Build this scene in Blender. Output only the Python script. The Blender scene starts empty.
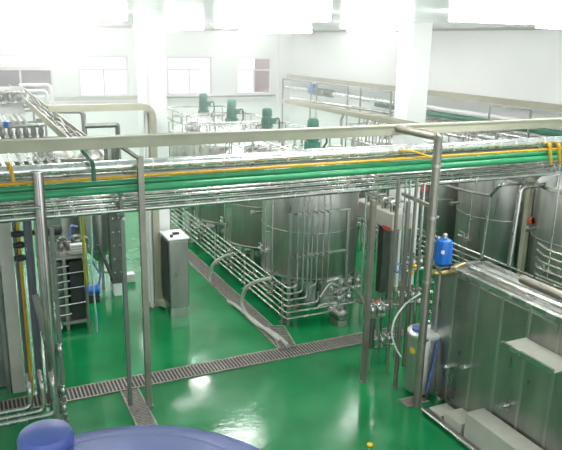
import bpy, math, random
import numpy as np
from mathutils import Vector, Matrix
random.seed(7)
PI = math.pi
SC = bpy.context.scene
COL = SC.collection

# ------------------------------------------------------------------ camera
EYE = np.array([0, 0, 5.0])
FPX, PITCH, YAW, ROLL = 666.943, .266171, .44484, .0198667
_r = np.array([math.cos(YAW), -math.sin(YAW), 0])
CF = np.array([math.sin(YAW)*math.cos(PITCH), math.cos(YAW)*math.cos(PITCH), -math.sin(PITCH)])
_u = np.cross(_r, CF)
CR = math.cos(ROLL)*_r + math.sin(ROLL)*_u
CU = -math.sin(ROLL)*_r + math.cos(ROLL)*_u
cam = bpy.data.cameras.new('camera'); cam.sensor_width = 36; cam.lens = FPX/562*36
cam.clip_end = 200
camo = bpy.data.objects.new('camera', cam); COL.objects.link(camo)
M = Matrix.Identity(4)
for i in range(3):
    M[i][0] = CR[i]; M[i][1] = CU[i]; M[i][2] = -CF[i]; M[i][3] = EYE[i]
camo.matrix_world = M
SC.camera = camo


def ray(x, y): return CR*(x-281)/FPX + CU*(225-y)/FPX + CF
def aZ(x, y, z): d = ray(x, y); return tuple(EYE + d*(z-5)/d[2])      # where a sight line meets a level
def aX(x, y, X): d = ray(x, y); return tuple(EYE + d*X/d[0])
def aY(x, y, Y): d = ray(x, y); return tuple(EYE + d*Y/d[1])

# ------------------------------------------------------------------ materials
def mat(name, col, rough=.5, metal=0, noise=0, nscale=6, stretch=(1, 1, 1), rnoise=0, bump=0, bscale=20, emit=None, es=0, coat=0, spec=None, alpha=1, trans=0):
    m = bpy.data.materials.new(name); m.use_nodes = True
    nt = m.node_tree; b = nt.nodes['Principled BSDF']
    b.inputs['Base Color'].default_value = (*col, 1)
    b.inputs['Roughness'].default_value = rough
    b.inputs['Metallic'].default_value = metal
    if coat: b.inputs['Coat Weight'].default_value = coat; b.inputs['Coat Roughness'].default_value = .05
    if spec is not None: b.inputs['Specular IOR Level'].default_value = spec
    if trans: b.inputs['Transmission Weight'].default_value = trans
    if emit:
        b.inputs['Emission Color'].default_value = (*emit, 1); b.inputs['Emission Strength'].default_value = es
    if noise or rnoise or bump:
        tc = nt.nodes.new('ShaderNodeTexCoord'); mp = nt.nodes.new('ShaderNodeMapping')
        mp.inputs['Scale'].default_value = stretch
        nt.links.new(tc.outputs['Object'], mp.inputs['Vector'])
        n = nt.nodes.new('ShaderNodeTexNoise'); n.inputs['Scale'].default_value = nscale; n.inputs['Detail'].default_value = 4
        nt.links.new(mp.outputs['Vector'], n.inputs['Vector'])
        if noise:
            mr = nt.nodes.new('ShaderNodeMapRange'); mr.inputs[1].default_value = .3; mr.inputs[2].default_value = .7
            mr.inputs[3].default_value = 1-noise; mr.inputs[4].default_value = 1+noise
            nt.links.new(n.outputs['Fac'], mr.inputs[0])
            mx = nt.nodes.new('ShaderNodeVectorMath'); mx.operation = 'SCALE'
            mx.inputs[0].default_value = col
            nt.links.new(mr.outputs[0], mx.inputs['Scale'])
            nt.links.new(mx.outputs[0], b.inputs['Base Color'])
        if rnoise:
            mr = nt.nodes.new('ShaderNodeMapRange'); mr.inputs[1].default_value = .3; mr.inputs[2].default_value = .7
            mr.inputs[3].default_value = max(.02, rough-rnoise); mr.inputs[4].default_value = rough+rnoise
            nt.links.new(n.outputs['Fac'], mr.inputs[0]); nt.links.new(mr.outputs[0], b.inputs['Roughness'])
        if bump:
            n2 = nt.nodes.new('ShaderNodeTexNoise'); n2.inputs['Scale'].default_value = bscale; n2.inputs['Detail'].default_value = 3
            nt.links.new(mp.outputs['Vector'], n2.inputs['Vector'])
            bp = nt.nodes.new('ShaderNodeBump'); bp.inputs['Strength'].default_value = bump; bp.inputs['Distance'].default_value = .02
            nt.links.new(n2.outputs['Fac'], bp.inputs['Height']); nt.links.new(bp.outputs['Normal'], b.inputs['Normal'])
    return m

STEEL = mat('stainless_steel', (.52, .52, .49), .24, .95, .12, 5, (1, 1, .3), .08)
STEELP = mat('pinkish_polished_steel', (.46, .42, .40), .2, .9, .25, 5, (1, 1, .3), .08)
STEELD = mat('dull_stainless', (.36, .36, .33), .34, .9, .18, 4, (1, 1, .3), .1)
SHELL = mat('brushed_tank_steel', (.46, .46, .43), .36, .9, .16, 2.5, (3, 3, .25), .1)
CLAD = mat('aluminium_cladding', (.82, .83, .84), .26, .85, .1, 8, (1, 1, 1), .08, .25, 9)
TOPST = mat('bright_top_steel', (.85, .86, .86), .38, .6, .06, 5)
POST = mat('brownish_steel_post', (.27, .255, .21), .42, .6, .2, 6, (1, 1, .4))
FRAMEM = mat('grey_green_frame', (.17, .20, .17), .5, .4, .15, 6)
GREENP = mat('green_pipe_paint', (.035, .30, .13), .35, 0, .15, 4)
DGREENP = mat('dark_green_paint', (.03, .15, .09), .4, 0, .1, 4)
MOTOR = mat('grey_green_motor_paint', (.045, .20, .14), .45, 0, .12, 10)
YELLOW = mat('yellow_pipe_paint', (.62, .36, .02), .4, 0, .15, 8)
BEIGE = mat('beige_tray_paint', (.40, .39, .29), .55, 0, .08, 3)
WALL = mat('white_wall_panel', (.90, .92, .90), .4, 0, .02, 1.2)
CEIL = mat('ceiling_panel', (.90, .92, .92), .16, 0, .03, 1)
WHITE = mat('white_paint', (.78, .79, .76), .45, 0, .05, 6)
CREAM = mat('cream_board', (.5, .485, .42), .6, 0, .08, 4)
BLUE = mat('blue_plastic', (.07, .11, .36), .38, 0, .12, 3, bump=.1, bscale=6)
BLUEM = mat('bright_blue_paint', (.01, .16, .62), .35, 0, .08, 9)
BLUEG = mat('blue_grey_paint', (.13, .14, .17), .45, .2, .1, 8)
DARK = mat('dark_rubber', (.025, .03, .028), .5, 0, .2, 9)
DARKST = mat('dark_cabinet_steel', (.12, .14, .12), .45, .6, .2, 4)
HOSE = mat('grey_hose', (.42, .43, .38), .45, 0, .1, 12)
WTUBE = mat('white_tube', (.8, .8, .78), .35)
BTUBE = mat('blue_tube', (.10, .17, .42), .35)
RED = mat('red_plate', (.75, .10, .06), .5)
PINK = mat('pink_label', (.75, .12, .2), .5)
ORANGE = mat('orange_plate', (.9, .12, .03), .5)
YSTICK = mat('yellow_sticker', (.85, .55, .02), .5)
BRASS = mat('brass', (.6, .45, .2), .35, .8)
CHAN = mat('drain_channel', (.03, .035, .03), .6, 0, .3, 12)
GRATE = mat('cast_grating', (.36, .33, .30), .5, .3, .25, 14)
LAMP = mat('lamp_diffuser', (.9, .9, .9), .4, emit=(1, 1, .98), es=27)
FRAMEW = mat('white_window_frame', (.80, .80, .80), .4)
BUILD1 = mat('pinkish_concrete', (.10, .08, .082), .8, 0, .15, 1)
BUILD2 = mat('pink_render', (.17, .085, .085), .8, 0, .15, 1)
GROUND = mat('outside_ground', (.5, .5, .48), .9)

# floor: glossy green epoxy, slightly wavy, cloudy wear
FLOOR = bpy.data.materials.new('green_epoxy'); FLOOR.use_nodes = True
nt = FLOOR.node_tree; b = nt.nodes['Principled BSDF']
tc = nt.nodes.new('ShaderNodeTexCoord')
n1 = nt.nodes.new('ShaderNodeTexNoise'); n1.inputs['Scale'].default_value = 1.3; n1.inputs['Detail'].default_value = 6
cr = nt.nodes.new('ShaderNodeValToRGB')
cr.color_ramp.elements[0].position = .3; cr.color_ramp.elements[0].color = (.002, .165, .045, 1)
cr.color_ramp.elements[1].position = .75; cr.color_ramp.elements[1].color = (.005, .24, .072, 1)
nt.links.new(tc.outputs['Object'], n1.inputs['Vector']); nt.links.new(n1.outputs['Fac'], cr.inputs[0]); nt.links.new(cr.outputs[0], b.inputs['Base Color'])
n2 = nt.nodes.new('ShaderNodeTexNoise'); n2.inputs['Scale'].default_value = 9; n2.inputs['Detail'].default_value = 5
nt.links.new(tc.outputs['Object'], n2.inputs['Vector'])
bp = nt.nodes.new('ShaderNodeBump'); bp.inputs['Strength'].default_value = .10; bp.inputs['Distance'].default_value = .02
nt.links.new(n2.outputs['Fac'], bp.inputs['Height']); nt.links.new(bp.outputs['Normal'], b.inputs['Normal'])
mr = nt.nodes.new('ShaderNodeMapRange'); mr.inputs[1].default_value = .35; mr.inputs[2].default_value = .65; mr.inputs[3].default_value = .07; mr.inputs[4].default_value = .2
nt.links.new(n1.outputs['Fac'], mr.inputs[0]); nt.links.new(mr.outputs[0], b.inputs['Roughness'])

# thin window glass
GLASS = bpy.data.materials.new('window_glass'); GLASS.use_nodes = True
nt = GLASS.node_tree; nt.nodes.clear()
o_ = nt.nodes.new('ShaderNodeOutputMaterial'); mx = nt.nodes.new('ShaderNodeMixShader'); mx.inputs[0].default_value = .08
t_ = nt.nodes.new('ShaderNodeBsdfTransparent'); g_ = nt.nodes.new('ShaderNodeBsdfGlossy'); g_.inputs['Roughness'].default_value = .05
nt.links.new(t_.outputs[0], mx.inputs[1]); nt.links.new(g_.outputs[0], mx.inputs[2]); nt.links.new(mx.outputs[0], o_.inputs[0])

# ------------------------------------------------------------------ mesh kit
ORG = {}


def fillet(pts, rad, seg=5):
    pts = [Vector(p) for p in pts]
    if len(pts) < 3 or rad <= 0: return pts
    out = [pts[0]]
    for a, b_, c in zip(pts, pts[1:], pts[2:]):
        u = (a-b_); v = (c-b_); lu, lv = u.length, v.length
        if lu < 1e-5 or lv < 1e-5: continue
        u /= lu; v /= lv
        ang = u.angle(v)
        if ang > PI-.05: out.append(b_); continue
        d = min(rad/math.tan(ang/2), lu*.48, lv*.48)
        p0 = b_+u*d; p2 = b_+v*d
        for i in range(seg+1):
            t = i/seg
            out.append(p0*(1-t)**2 + b_*2*t*(1-t) + p2*t*t)
    out.append(pts[-1])
    return out


def spline(pts, n=8):
    P = [Vector(p) for p in pts]; P = [P[0]*2-P[1]] + P + [P[-1]*2-P[-2]]; out = []
    for i in range(1, len(P)-2):
        for k in range(n):
            t = k/n
            a, b_, c, d = P[i-1:i+3]
            out.append(.5*((2*b_)+(c-a)*t+(2*a-5*b_+4*c-d)*t*t+(3*b_-a-3*c+d)*t**3))
    out.append(P[-2]); return out


class MB:
    def __init__(s): s.v = []; s.f = []
    def box(s, c, d, rz=0):
        x, y, z = d[0]/2, d[1]/2, d[2]/2; k = len(s.v); cs, sn = math.cos(rz), math.sin(rz)
        for i in (-x, x):
            for j in (-y, y):
                for l in (-z, z): s.v.append((c[0]+i*cs-j*sn, c[1]+i*sn+j*cs, c[2]+l))
        for q in ((0, 1, 3, 2), (4, 6, 7, 5), (0, 4, 5, 1), (2, 3, 7, 6), (0, 2, 6, 4), (1, 5, 7, 3)): s.f.append(tuple(k+i for i in q))
        return s
    def bb(s, a, b_): return s.box([(a[i]+b_[i])/2 for i in range(3)], [abs(a[i]-b_[i]) for i in range(3)])
    def bar(s, a, b_, w, h=None):
        h = h or w; a, b_ = Vector(a), Vector(b_); d = (b_-a).normalized()
        up = Vector((0, 0, 1)) if abs(d.z) < .95 else Vector((0, 1, 0))
        r = d.cross(up).normalized(); u = r.cross(d); k = len(s.v)
        for p in (a, b_):
            for i, j in ((-1, -1), (1, -1), (1, 1), (-1, 1)): s.v.append(tuple(p+r*i*w/2+u*j*h/2))
        for q in ((0, 1, 2, 3), (7, 6, 5, 4), (0, 4, 5, 1), (1, 5, 6, 2), (2, 6, 7, 3), (3, 7, 4, 0)): s.f.append(tuple(k+i for i in q))
        return s
    def tube(s, pts, r, n=10, rad=0, cap=True):
        P = fillet(pts, rad) if rad else [Vector(p) for p in pts]
        k0 = len(s.v); pr = None
        for i, p in enumerate(P):
            d = (P[min(i+1, len(P)-1)]-P[max(i-1, 0)]).normalized()
            if pr is None:
                up = Vector((0, 0, 1)) if abs(d.z) < .9 else Vector((1, 0, 0)); e = d.cross(up).normalized()
            else:
                e = (pr-d*pr.dot(d)); e = e.normalized() if e.length > 1e-6 else d.orthogonal().normalized()
            pr = e; w = d.cross(e)
            for j in range(n):
                t = 2*PI*j/n; s.v.append(tuple(p+(e*math.cos(t)+w*math.sin(t))*r))
        for i in range(len(P)-1):
            for j in range(n):
                a = k0+i*n+j; b_ = k0+i*n+(j+1) % n; s.f.append((a, b_, b_+n, a+n))
        if cap: s.f.append(tuple(k0+j for j in reversed(range(n)))); s.f.append(tuple(k0+(len(P)-1)*n+j for j in range(n)))
        return s
    def lathe(s, prof, o=(0, 0, 0), n=32, axis='z'):
        k0 = len(s.v)
        def T(r, h, t):
            c, q = r*math.cos(t), r*math.sin(t)
            if axis == 'z': return (o[0]+c, o[1]+q, o[2]+h)
            if axis == 'x': return (o[0]+h, o[1]+c, o[2]+q)
            return (o[0]+c, o[1]+h, o[2]+q)
        for r, h in prof:
            for j in range(n): s.v.append(T(max(r, 1e-4), h, 2*PI*j/n))
        for i in range(len(prof)-1):
            for j in range(n):
                a = k0+i*n+j; b_ = k0+i*n+(j+1) % n; s.f.append((a, b_, b_+n, a+n))
        s.f.append(tuple(k0+j for j in reversed(range(n)))); s.f.append(tuple(k0+(len(prof)-1)*n+j for j in range(n)))
        return s
    def cyl(s, a, b_, r, n=14): return s.tube([a, b_], r, n)
    def ring(s, c, r, t, n=28, axis='z'):
        p = []
        for j in range(n+1):
            a = 2*PI*j/n
            p.append((c[0]+r*math.cos(a), c[1]+r*math.sin(a), c[2]) if axis == 'z' else (c[0]+r*math.cos(a), c[1], c[2]+r*math.sin(a)))
        return s.tube(p, t, 6, cap=False)
    def build(s, name, m, parent=None, origin=None, bevel=0):
        if parent is not None: o = ORG[parent.name]
        else: o = Vector(origin) if origin else Vector((0, 0, 0))
        me = bpy.data.meshes.new(name)
        me.from_pydata([tuple(Vector(v)-o) for v in s.v], [], s.f); me.update()
        for p in me.polygons: p.use_smooth = True
        me.set_sharp_from_angle(angle=math.radians(38))
        me.materials.append(m)
        ob = bpy.data.objects.new(name, me); COL.objects.link(ob)
        if parent is not None: ob.parent = parent; ORG[ob.name] = o
        else: ob.location = o; ORG[ob.name] = o
        if bevel:
            md = ob.modifiers.new('bevel', 'BEVEL'); md.width = bevel; md.segments = 2; md.limit_method = 'ANGLE'
        return ob


def tag(o, label, cat, group=None, kind=None):
    o['label'] = label; o['category'] = cat
    if group: o['group'] = group
    if kind: o['kind'] = kind
    return o


def thing(name, loc, label, cat, group=None):
    o = bpy.data.objects.new(name, None); COL.objects.link(o); o.location = loc; o.empty_display_size = .1
    ORG[o.name] = Vector(loc)
    return tag(o, label, cat, group)


def struct(name, mb, m):
    o = mb.build(name, m); o['kind'] = 'structure'; return o


def kids(o): return [c for c in bpy.data.objects if c.parent == o]
def copy_tree(o, parent=None):
    ch = kids(o); c = o.copy(); COL.objects.link(c)
    if parent: c.parent = parent
    ORG[c.name] = ORG[o.name]
    for k in ch: copy_tree(k, c)
    return c
def place(proto, first, loc, label, cat=None, rz=0):
    o = proto if first else copy_tree(proto)
    o.location = loc; o.rotation_euler.z = rz; o['label'] = label
    return o


# ================================================================== SETTING
XW, YB, ZC, XL, YF = 11.66, 24.0, 5.44, -3.0, -1.0
struct('floor', MB().bb((XL, YF, -.1), (XW+.2, YB+.2, 0)), FLOOR)
struct('ceiling', MB().bb((XL, YF, ZC), (XW+.2, YB+.2, ZC+.15)), CEIL)
struct('wall_right', MB().bb((XW, YF, 0), (XW+.2, YB+.2, ZC)), WALL)
struct('wall_left', MB().bb((XL-.2, YF, 0), (XL, YB+.2, ZC)), WALL)
# back wall with four windows
wins = [(-.9+.1, 52), (78, 128), (167, 212), (237, 272.5)]
WZ0, WZ1 = 3.10, 4.46
wx = []
for a, b_ in wins:
    x0 = aY(a, 60, YB)[0]; x1 = aY(b_, 60, YB)[0]
    if a < 0: x0 = x1-2.05
    wx.append((x0, x1))
mb = MB(); mb.bb((XL, YB, 0), (XW, YB+.2, WZ0)); mb.bb((XL, YB, WZ1), (XW, YB+.2, ZC))
cur = XL
for x0, x1 in wx: mb.bb((cur, YB, WZ0), (x0, YB+.2, WZ1)); cur = x1
mb.bb((cur, YB, WZ0), (XW, YB+.2, WZ1))
struct('wall_back', mb, WALL)
for i, (x0, x1) in enumerate(wx):
    w = thing('window_%d' % (i+1), ((x0+x1)/2, YB+.1, WZ0), '', ''); del w['label']; del w['category']; w['kind'] = 'structure'
    f = MB(); t = .06; h = WZ1-WZ0; y = YB+.1
    f.bb((x0, y-.04, WZ0), (x1, y+.04, WZ0+t)); f.bb((x0, y-.04, WZ1-t), (x1, y+.04, WZ1))
    f.bb((x0, y-.04, WZ0), (x0+t, y+.04, WZ1)); f.bb((x1-t, y-.04, WZ0), (x1, y+.04, WZ1))
    zm = WZ0+h*.66; f.bb((x0, y-.03, zm-.025), (x1, y+.03, zm+.025)); xm = (x0+x1)/2
    f.bb((xm-.03, y-.03, WZ0), (xm+.03, y+.03, zm))
    f.build('window_frame', FRAMEW, w)
    MB().bb((x0+t, y-.004, WZ0+t), (x1-t, y+.004, WZ1-t)).build('window_glass', GLASS, w)
    MB().bb((x0-.05, YB-.06, WZ0-.05), (x1+.05, YB+.02, WZ0)).build('window_sill', FRAMEW, w)
# cornice joint under the ceiling, pilasters
struct('trim_1', MB().bb((XL, YB-.03, ZC-.05), (XW, YB, ZC)), FRAMEM if False else CREAM)
struct('trim_2', MB().bb((XW-.03, 4, ZC-.05), (XW, YB, ZC)), CREAM)
struct('trim_3', MB().bb((XW-.5, YB-.12, 0), (XW, YB, ZC)), WALL)
# concrete columns
def column(x0, y0, w, n):
    struct(n, MB().bb((x0, y0, 0), (x0+w, y0+w, ZC)), WHITE)
cL = thing('column', (3.15, 12.2, 0), 'white square column behind the tall steel control cabinet', 'column')
MB().bb((2.94, 12.0, 0), (3.37, 12.43, ZC-.001)).build('shaft', WALL, cL)
cR = thing('column', (8.1, 11.1, 0), 'white square column right of the tank motors, reaching the ceiling', 'column')
MB().bb((7.9, 10.9, 0), (8.35, 11.35, ZC-.001)).build('shaft', WALL, cR)
for c_ in (cL, cR):
    x, y, _ = c_.location
    MB().bb((x-.23, y-.23, 0), (x+.23, y+.24, .1)).build('plinth', CREAM, c_)

# ceiling lamps
lamps = [(9.25, 14.5, 'over the right wall pipes'), (5.6, 18.3, 'over the farthest tank motors'), (5.95, 14.8, 'above the third tank motor'),
         (4.2, 8.7, 'just above the overhead pipe bridge'), (7.5, 11.8, 'left of the right white column'), (6.3, 7.0, 'nearest, right of the white column'),
         (1.9, 11.2, 'above the left white column'), (2.2, 15.0, 'in front of the left windows'), (1.6, 18.6, 'nearest the left windows'), (9.3, 19.0, 'by the far right corner'), (9.0, 8.2, 'far right, nearest the right wall'),
         (5.7, 21.6, 'added to brighten the back wall, between the windows'), (2.0, 21.8, 'added to brighten the back wall, above the second window'), (9.4, 22.0, 'added to brighten the back wall, above the rightmost window'),  # extra lamps added to whiten the back wall
         (-1.2, 12.5, 'added unseen beyond the left edge for brightness, nearest'), (-1.2, 16.5, 'added unseen beyond the left edge for brightness, middle'), (-1.0, 20.5, 'added unseen beyond the left edge for brightness, farthest')]  # out-of-view lamps added to brighten the back left of the hall
t0 = thing('ceiling_lamp', (0, 0, 0), '', 'lamp', 'flat fluorescent ceiling lamps')
MB().bb((-.62, -.10, -.05), (.62, .10, 0)).build('housing', WHITE, t0)
MB().bb((-.6, -.12, -.13), (.6, .12, -.05)).build('diffuser', LAMP, t0)
for i, (x, y, w_) in enumerate(lamps):
    place(t0, i == 0, (x, y, ZC), 'glowing fluorescent ceiling lamp ' + w_)

# outside, seen through the windows
bmb = thing('building', (-1, 34, 0), 'pinkish grey building outside the leftmost window', 'building')
MB().bb((-4, 33, 0), (3.9, 38, 3.62)).build('wall', BUILD1, bmb)
m = MB()
for k in range(5): m.bb((-3.4+k*1.4, 32.96, 2.3), (-2.6+k*1.4, 33.02, 3.1))
m.build('window', DARK, bmb)
MB().bb((-4.1, 32.9, 3.62), (4.0, 38.1, 3.72)).build('parapet', CREAM, bmb)
bm2 = thing('building', (15, 31, 0), 'pink rendered building outside the rightmost window', 'building')
MB().bb((13.6, 30, 0), (18, 32, 5.6)).build("wall", BUILD2, bm2)
m = MB()
for k in range(4): m.bb((13.9+k*.95, 29.95, 3.3), (14.2+k*.95, 30.02, 4.1))
m.build('window', BUILD1, bm2)
g = struct('ground', MB().bb((-20, YB+.3, -.2), (40, 60, -.05)), GROUND)

# ================================================================== FLOOR DRAINS
def drain(name, x0, y0, x1, y1, along, label, pitch=.055):
    t = thing(name, ((x0+x1)/2, (y0+y1)/2, 0), label, 'drain')
    MB().bb((x0, y0, .001), (x1, y1, .006)).build('channel', CHAN, t)
    f = MB(); w = .02
    if along == 'x':
        f.bb((x0, y0, 0), (x1, y0+w, .02)); f.bb((x0, y1-w, 0), (x1, y1, .02))
    else:
        f.bb((x0, y0, 0), (x0+w, y1, .02)); f.bb((x1-w, y0, 0), (x1, y1, .02))
    f.build('rim', GRATE, t)
    g = MB()
    if along == 'x':
        n = int((x1-x0)/pitch)
        for i in range(n): g.bb((x0+i*pitch, y0+w, .006), (x0+i*pitch+pitch*.36, y1-w, .018))
    else:
        n = int((y1-y0)/pitch)
        for i in range(n): g.bb((x0+w, y0+i*pitch, .006), (x1-w, y0+i*pitch+pitch*.36, .018))
    g.build('grating', GRATE, t)
    return t
drain('floor_drain', -.6, 8.96, 6.9, 9.34, 'x', 'long grated floor drain crossing the green floor from left to right')
drain('floor_drain', 1.70, 6.5, 1.97, 8.95, 'y', 'short grated drain running from the long drain towards the blue tank', .04)
drain('floor_drain', 4.44, 9.35, 4.76, 17, 'y', 'grated drain running back alongside the tank pipe rack', .05)
drain('floor_drain', 5.35, 6.9, 5.75, 7.12, 'x', 'small grated drain at the end of the steel floor rail', .04)
t = thing('loose_grate', (4.66, 9.75, .02), 'loose steel grate laid skew over the drain by the hose end', 'grate')
m = MB()
P = [Vector(aZ(*p, .035)) for p in ((268, 326), (284, 326), (296, 346), (279, 348))]
for i in range(13):
    s_ = i/12; m.bar(P[0].lerp(P[3], s_), P[1].lerp(P[2], s_), .02, .015)
m.build('bars', GRATE, t)
m = MB()
for a, b_ in ((0, 1), (1, 2), (2, 3), (3, 0)): m.bar(P[a], P[b_], .02, .02)
m.build('frame', GRATE, t)

# ================================================================== LEFT TANK ROW
TX, TY0, TS, TR = 6.1, 11.45, 2.18, .96
ZB, ZS = .62, 2.58
def make_tank(label, group, leftrow=True):
    r = thing('storage_tank', (0, 0, 0), label, 'tank', group)
    MB().lathe([(TR*.55, ZB-.16), (TR*.97, ZB), (TR, ZB+.04), (TR, ZS-.03), (TR*.985, ZS)], n=48).build('shell', SHELL, r)
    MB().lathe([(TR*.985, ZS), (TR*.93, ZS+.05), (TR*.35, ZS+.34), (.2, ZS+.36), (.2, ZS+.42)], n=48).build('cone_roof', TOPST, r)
    for k, z in enumerate((ZB+.04, ZB+.95, ZS-.06)):
        MB().ring((0, 0, z), TR+.004, .012, 48).build('weld_band', STEELD, r)
    for k in range(4):
        a = PI/4+k*PI/2; x, y = .8*math.cos(a), .8*math.sin(a)
        lg = MB().cyl((x, y, .03), (x, y, ZB+.05), .055, 12).build('leg', STEEL, r)
        MB().cyl((x, y, 0), (x, y, .04), .1, 14).build('foot', STEELD, lg)
    # agitator drive
    mo = MB().lathe([(.10, ZS+.62), (.108, ZS+.64), (.108, ZS+.82), (.095, ZS+.84)], n=20)
    for k in range(16):
        a = 2*PI*k/16; mo.box((.108*math.cos(a), .108*math.sin(a), ZS+.73), (.012, .03, .16), a+PI/2)
    mo.bb((.1, -.05, ZS+.68), (.2, .05, ZS+.8))
    mo = mo.build('agitator_motor', MOTOR, r)
    MB().lathe([(.11, ZS+.85), (.115, ZS+.87), (.11, ZS+.99), (.08, ZS+1.03), (.02, ZS+1.04)], n=20).build('fan_cover', MOTOR, mo)
    gb = MB().lathe([(.19, ZS+.34), (.19, ZS+.38), (.12, ZS+.40), (.11, ZS+.44), (.11, ZS+.6), (.14, ZS+.61), (.14, ZS+.64), (.1, ZS+.645)], n=20)
    gb.bb((-.12, -.11, ZS+.40), (.12, .11, ZS+.58)); gb = gb.build('gearbox', MOTOR, r)
    MB().tube([(.19, 0, ZS+.78), (.3, 0, ZS+.8), (.32, 0, ZS+.55), (.24, .1, ZS+.35)], .02, 8, .08).build('motor_cable', DARK, r)
    # roof fittings: manhole, spray ball pipes
    mh = MB().lathe([(.22, 0), (.22, .16), (.25, .17), (.25, .2), (.1, .25), (.02, .25)], (-.45, -.45, ZS+.05), 24).build('manhole', STEEL, r)
    MB().ring((-.45, -.45, ZS+.36), .07, .012, 16, 'y').build('manhole_handle', STEEL, mh)
    for x, y in ((.5, -.4), (.1, -.6), (-.1, .62), (.55, .35), (-.62, .1)):
        f = MB(); f.tube([(x, y, ZS+.0), (x, y, ZS+.42), (x*1.5, y*.6, ZS+.42), (x*1.5, y*.6, ZS+.25)], .025, 8, .06)
        f.cyl((x, y, ZS+.2), (x, y, ZS+.25), .045, 10); f.build('roof_pipe', STEEL, r)
    # guard rail
    g = MB(); q = TR*.93
    for z in (ZS+.3, ZS+.58): g.tube([(-q, -q, z), (q, -q, z), (q, q, z), (-q, q, z), (-q, -q, z)], .016, 8)
    for x, y in ((-q, -q), (q, -q), (q, q), (-q, q), (0, -q), (-q, 0), (q, 0)): g.cyl((x, y, ZS-.12), (x, y, ZS+.58), .018, 8)
    g.build('guard_rail', STEEL, r)
    # level pipe, thermometer and outlet valve on the aisle side
    v = MB(); v.tube([(-TR-.10, -.2, .5), (-TR-.10, -.2, ZS+.3)], .013, 8)
    v.cyl((-TR-.1, -.2, 1.5), (-TR+.02, -.2, 1.5), .018); v.build('level_pipe', STEEL, r)
    v = MB(); v.cyl((-TR+.05, .35, 1.75), (-TR-.13, .35, 1.75), .03); v.lathe([(.02, 0), (.055, .01), (.055, .05), (.02, .06)], (-TR-.18, .35, 1.75), 16, 'x'); v.build('thermometer', STEEL, r)
    v = MB(); v.tube([(-TR+.1, -.1, 1.1), (-TR-.16, -.1, 1.1)], .035, 10); v.cyl((-TR-.1, -.28, 1.1), (-TR-.1, .1, 1.1), .028)
    v.cyl((-TR-.12, -.1, 1.05), (-TR-.12, -.1, 1.2), .04); v.bb((-TR-.14, -.16, 1.2), (-TR-.1, .06, 1.215)); v.build('sample_valve', STEEL, r)
    v = MB(); v.tube([(0, 0, ZB-.1), (0, 0, ZB-.3), (-TR-.15, 0, ZB-.3), (-TR-.15, 0, ZB-.2)], .035, 10, .1)
    v.cyl((-TR+.1, 0, ZB-.3), (-TR+.2, 0, ZB-.3), .07); v.build('outlet_pipe', STEEL, r)
    return r
proto = make_tank('', 'row of agitated steel tanks beside the left aisle')
lab = ['nearest round stainless tank with green agitator motor, behind the vertical pipe frame',
       'second nearest round steel tank of the left row with green motor on its roof',
       'third round steel tank of the left row with green motor on its roof',
       'farthest round steel tank of the left row, its green motor below the windows']
for i in range(4):
    place(proto, i == 0, (TX, TY0+TS*i, 0), lab[i])
lab = ['nearest tall steel tank of the right row, pale behind the beige vertical duct',
       'round steel tank of the right row with round gauge, second from the right',
       'steel tank of the right row with a pink label strip, left of the gauge tank',
       'farthest steel tank of the right row, beside the white column']
rows = []
for i in range(4):
    t = place(proto, False, (10.42, 8.5+TS*i, 0), lab[i]); t['group'] = 'row of steel tanks along the right wall'
    rows.append(t)
    for c_ in kids(t):
        if c_.name.split('.')[0] in ('gearbox', 'agitator_motor', 'motor_cable'):
            for d_ in kids(c_): bpy.data.objects.remove(d_)
            bpy.data.objects.remove(c_)
# gauge + pink label
t = rows[2]
p = MB().bb((-TR-.03, -.03-.6, 1.75), (-TR+.12, .03-.6, 2.35)); ORG[t.name] = Vector((0, 0, 0)); o = p.build('label_strip', PINK, t); o['label'] = 'pink label strip'

# pipe rack along the left tank row (six pipes stacked, turning the corner and rising)
RX = 4.95
zs = [.17, .29, .41, .53, .65, .77]
yc = 10.08
xe = {0: aY(340, 306, yc)[0], 1: aY(332, 308, yc)[0], 2: aY(318, 300, yc)[0], 3: aY(307, 290, yc)[0], 4: aY(302.5, 285, yc)[0], 5: aY(297, 280, yc)[0]}
names = ['lowest', 'second lowest', 'third lowest', 'third highest', 'second highest', 'topmost']
for k, z in enumerate(zs):
    x1 = xe[k]
    pts = [(RX, 19.5, z), (RX, yc, z), (x1, yc, z)]
    if k >= 3: pts += [(x1, yc, 3.25)]
    elif k == 2: pts += [(x1, yc, z+.2)]
    elif k == 1: pts += [(x1, yc, z+.35), (x1, yc+.25, z+.35)]
    o = MB().tube(pts, .019, 10, .07).build('product_pipe', STEEL, None, (RX, 15, 0))
    tag(o, names[k] + ' of six stacked thin steel pipes beside the left tanks', 'pipe', 'six stacked pipes beside the left tank row')
# rack stands
for i, Y in enumerate((10.35, 12.2, 14.0, 15.9, 17.8)):
    t = thing('pipe_stand', (RX+.05, Y, 0), 'small steel stand carrying the six stacked pipes, ' + ['by the near corner', 'beside the nearest hose', 'beside the farther hose', 'second farthest', 'farthest'][i], 'stand', 'stands of the six stacked pipes')
    MB().bb((RX+.03, Y-.02, 0), (RX+.06, Y+.02, .86)).build('upright', STEELD, t)
    m = MB()
    for z in zs: m.bb((RX-.03, Y-.012, z-.03), (RX+.04, Y+.012, z-.018))
    m.build('bracket', STEELD, t)
    MB().bb((RX, Y-.07, 0), (RX+.12, Y+.07, .012)).build('foot', STEELD, t)
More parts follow.
